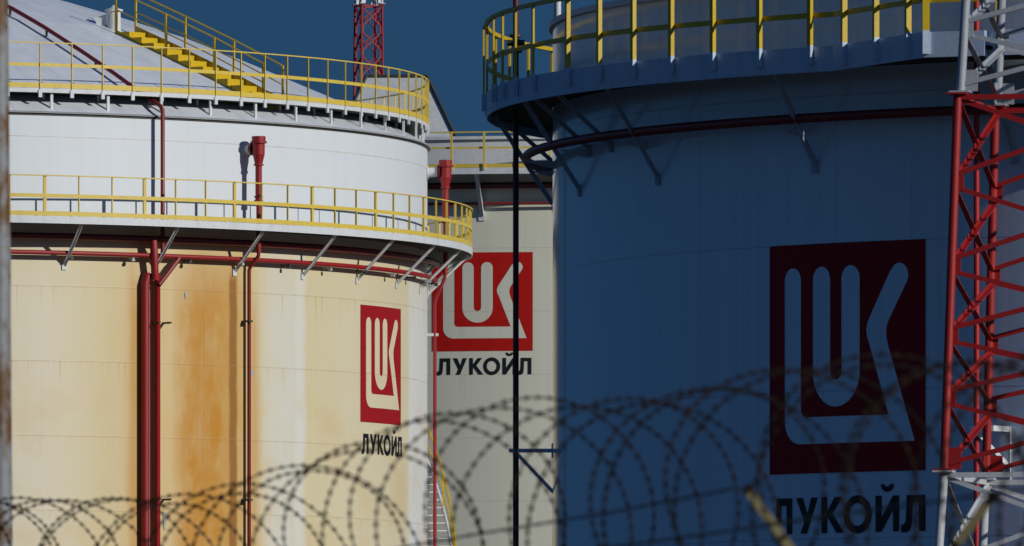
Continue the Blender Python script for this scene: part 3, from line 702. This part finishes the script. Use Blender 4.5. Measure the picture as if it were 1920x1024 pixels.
KD = 6.6e-6
def dep(px): return 1/(1/39-KD*(1398-px))
tops = [(-500, 950), (-200, 935), (0, 927), (120, 926), (300, 928), (420, 923), (500, 900), (560, 884), (680, 850), (760, 800), (880, 772), (1040, 748), (1180, 742), (1320, 716), (1440, 702), (1560, 670), (1700, 662), (1900, 668), (2200, 640), (2500, 620)]
def topy(px):
    for (x0, y0), (x1, y1) in zip(tops, tops[1:]):
        if x0 <= px <= x1: return y0+(y1-y0)*(px-x0)/(x1-x0)
    return tops[0][1] if px < tops[0][0] else tops[-1][1]
RW = .45
def axis(px):
    d = dep(px); top = at(px, topy(px), d); return top-UZ*RW
def coil(phase, hand, x0, x1, pitch_px, lean, seed):
    rnd = random.Random(seed); pts = []; n = 0; ang = phase; px = x0; steps = 64
    rj = RW; tj = 0; lj = 0
    while px < x1:
        d = dep(px); dpx = pitch_px*39/d/steps
        c = axis(px); ax = (axis(px+20)-c); ax.z = 0; ax.normalize(); sd = Vector((ax.y, -ax.x, 0))
        if n % steps == 0: rt, tt__, lt = RW*rnd.uniform(.90, 1.04), rnd.uniform(-.14, .14), rnd.uniform(-.12, .12)
        rj += (rt-rj)*.05; tj += (tt__-tj)*.05; lj += (lt-lj)*.05
        p = c+sd*rj*math.cos(ang)+UZ*(RW+(rj)*math.sin(ang)-RW)
        p += ax*(lean*hand*math.cos(ang)+lj*math.sin(ang))+sd*tj*math.sin(ang)*.3
        pts.append(p); ang += hand*2*math.pi/steps; px += dpx; n += 1
    return pts
def barbed(pts, rw, every, bl):
    mb = MB(); mb.tube(pts, rw, 5, True); acc = 0; rnd = random.Random(3)
    for a, b_ in zip(pts, pts[1:]):
        L = (b_-a).length; acc += L
        if acc >= every:
            acc -= every; d = (b_-a).normalized(); s_ = d.cross(UZ)
            if s_.length < .1: s_ = d.cross(V(1, 0, 0))
            s_.normalize(); u_ = s_.cross(d)
            t = rnd.uniform(0, 3.14); w_ = s_*math.cos(t)+u_*math.sin(t); w2_ = s_*math.cos(t+1.4)+u_*math.sin(t+1.4)
            mb.box(a, w_*bl, d*bl*.42+w_*bl*.2, w_.cross(d)*.0016); mb.box(a+d*.004, w2_*bl*.9, d*bl*.40-w2_*bl*.2, w2_.cross(d)*.0016)
            mb.box(a, d*bl*.75, s_*.0042, u_*.0042)
    return mb
cw = barbed(coil(.3, 1, -500, 2400, 150, .20, 5), .0034, .042, .0105)
pts2 = coil(2.1, -1, -500, 2400, 168, .26, 11)
c2 = barbed(pts2, .0034, .042, .0105)
base = len(cw.v); cw.v += c2.v; cw.f += [tuple(i+base for i in f) for f in c2.f]; cw.uv += c2.uv; cw.smooth += c2.smooth
tag(cw.build('barbed_wire_coil', M['wire']), 'coiled barbed wire running blurred across the foreground bottom', 'barbed wire')

tipL, tipR = at(1398, 912, 39), at(1866, 925, 38.6); vx = at(1632, 1235, 38.8)
P_ = empty('fence_post', (vx.x, vx.y, 0), 'blurred Y-shaped cream fence post with two rusty slanting arms, at the bottom right', 'fence post')
o = Vector((vx.x, vx.y, 0))
MB().bar(V(0, 0, 0), vx-o, .06, .06).build('pole', M['cream_post'], P_)
for tip in (tipL, tipR):
    q = MB(); dd = (tip-vx).normalized(); sd = V(0, 1, 0).cross(dd)
    q.box((tip+vx)/2-o, sd*.016, (tip-vx)/2, V(0, .003, 0)); q.box((tip+vx)/2-o+sd*(-.013 if tip is tipL else .013)+V(0, .022, 0), sd*.003, (tip-vx)/2, V(0, .02, 0))
    am = q.build('arm', M['cream_post'], P_)
    q = MB(); q.box(tip-dd*.012-o, sd*.019, dd*.014, V(0, .012, 0)); q.box(tip-dd*.22-o, sd*.018, dd*.008, V(0, .010, 0)); q.build('wire_tie', M['wire'], am)
def strand(pxy, label):
    pts = []
    for (x0, y0), (x1, y1) in zip(pxy, pxy[1:]):
        for i in range(12):
            px = x0+(x1-x0)*i/12; pts.append(at(px, y0+(y1-y0)*i/12, dep(px)))
    q = barbed(pts, .0045, .12, .009); tag(q.build('fence_wire', M['strand']), label, 'fence wire', 'straight strands of the fence')
strand([(-300, 1140), (420, 1086), (880, 1004), (1140, 962), (1398, 912)], 'thin straight wire strand ending at the tip of the left arm of the fence post')
strand([(700, 1100), (1160, 1024), (1400, 991), (1560, 966), (1866, 925), (2200, 880)], 'lower straight wire strand passing the right arm tip of the fence post')
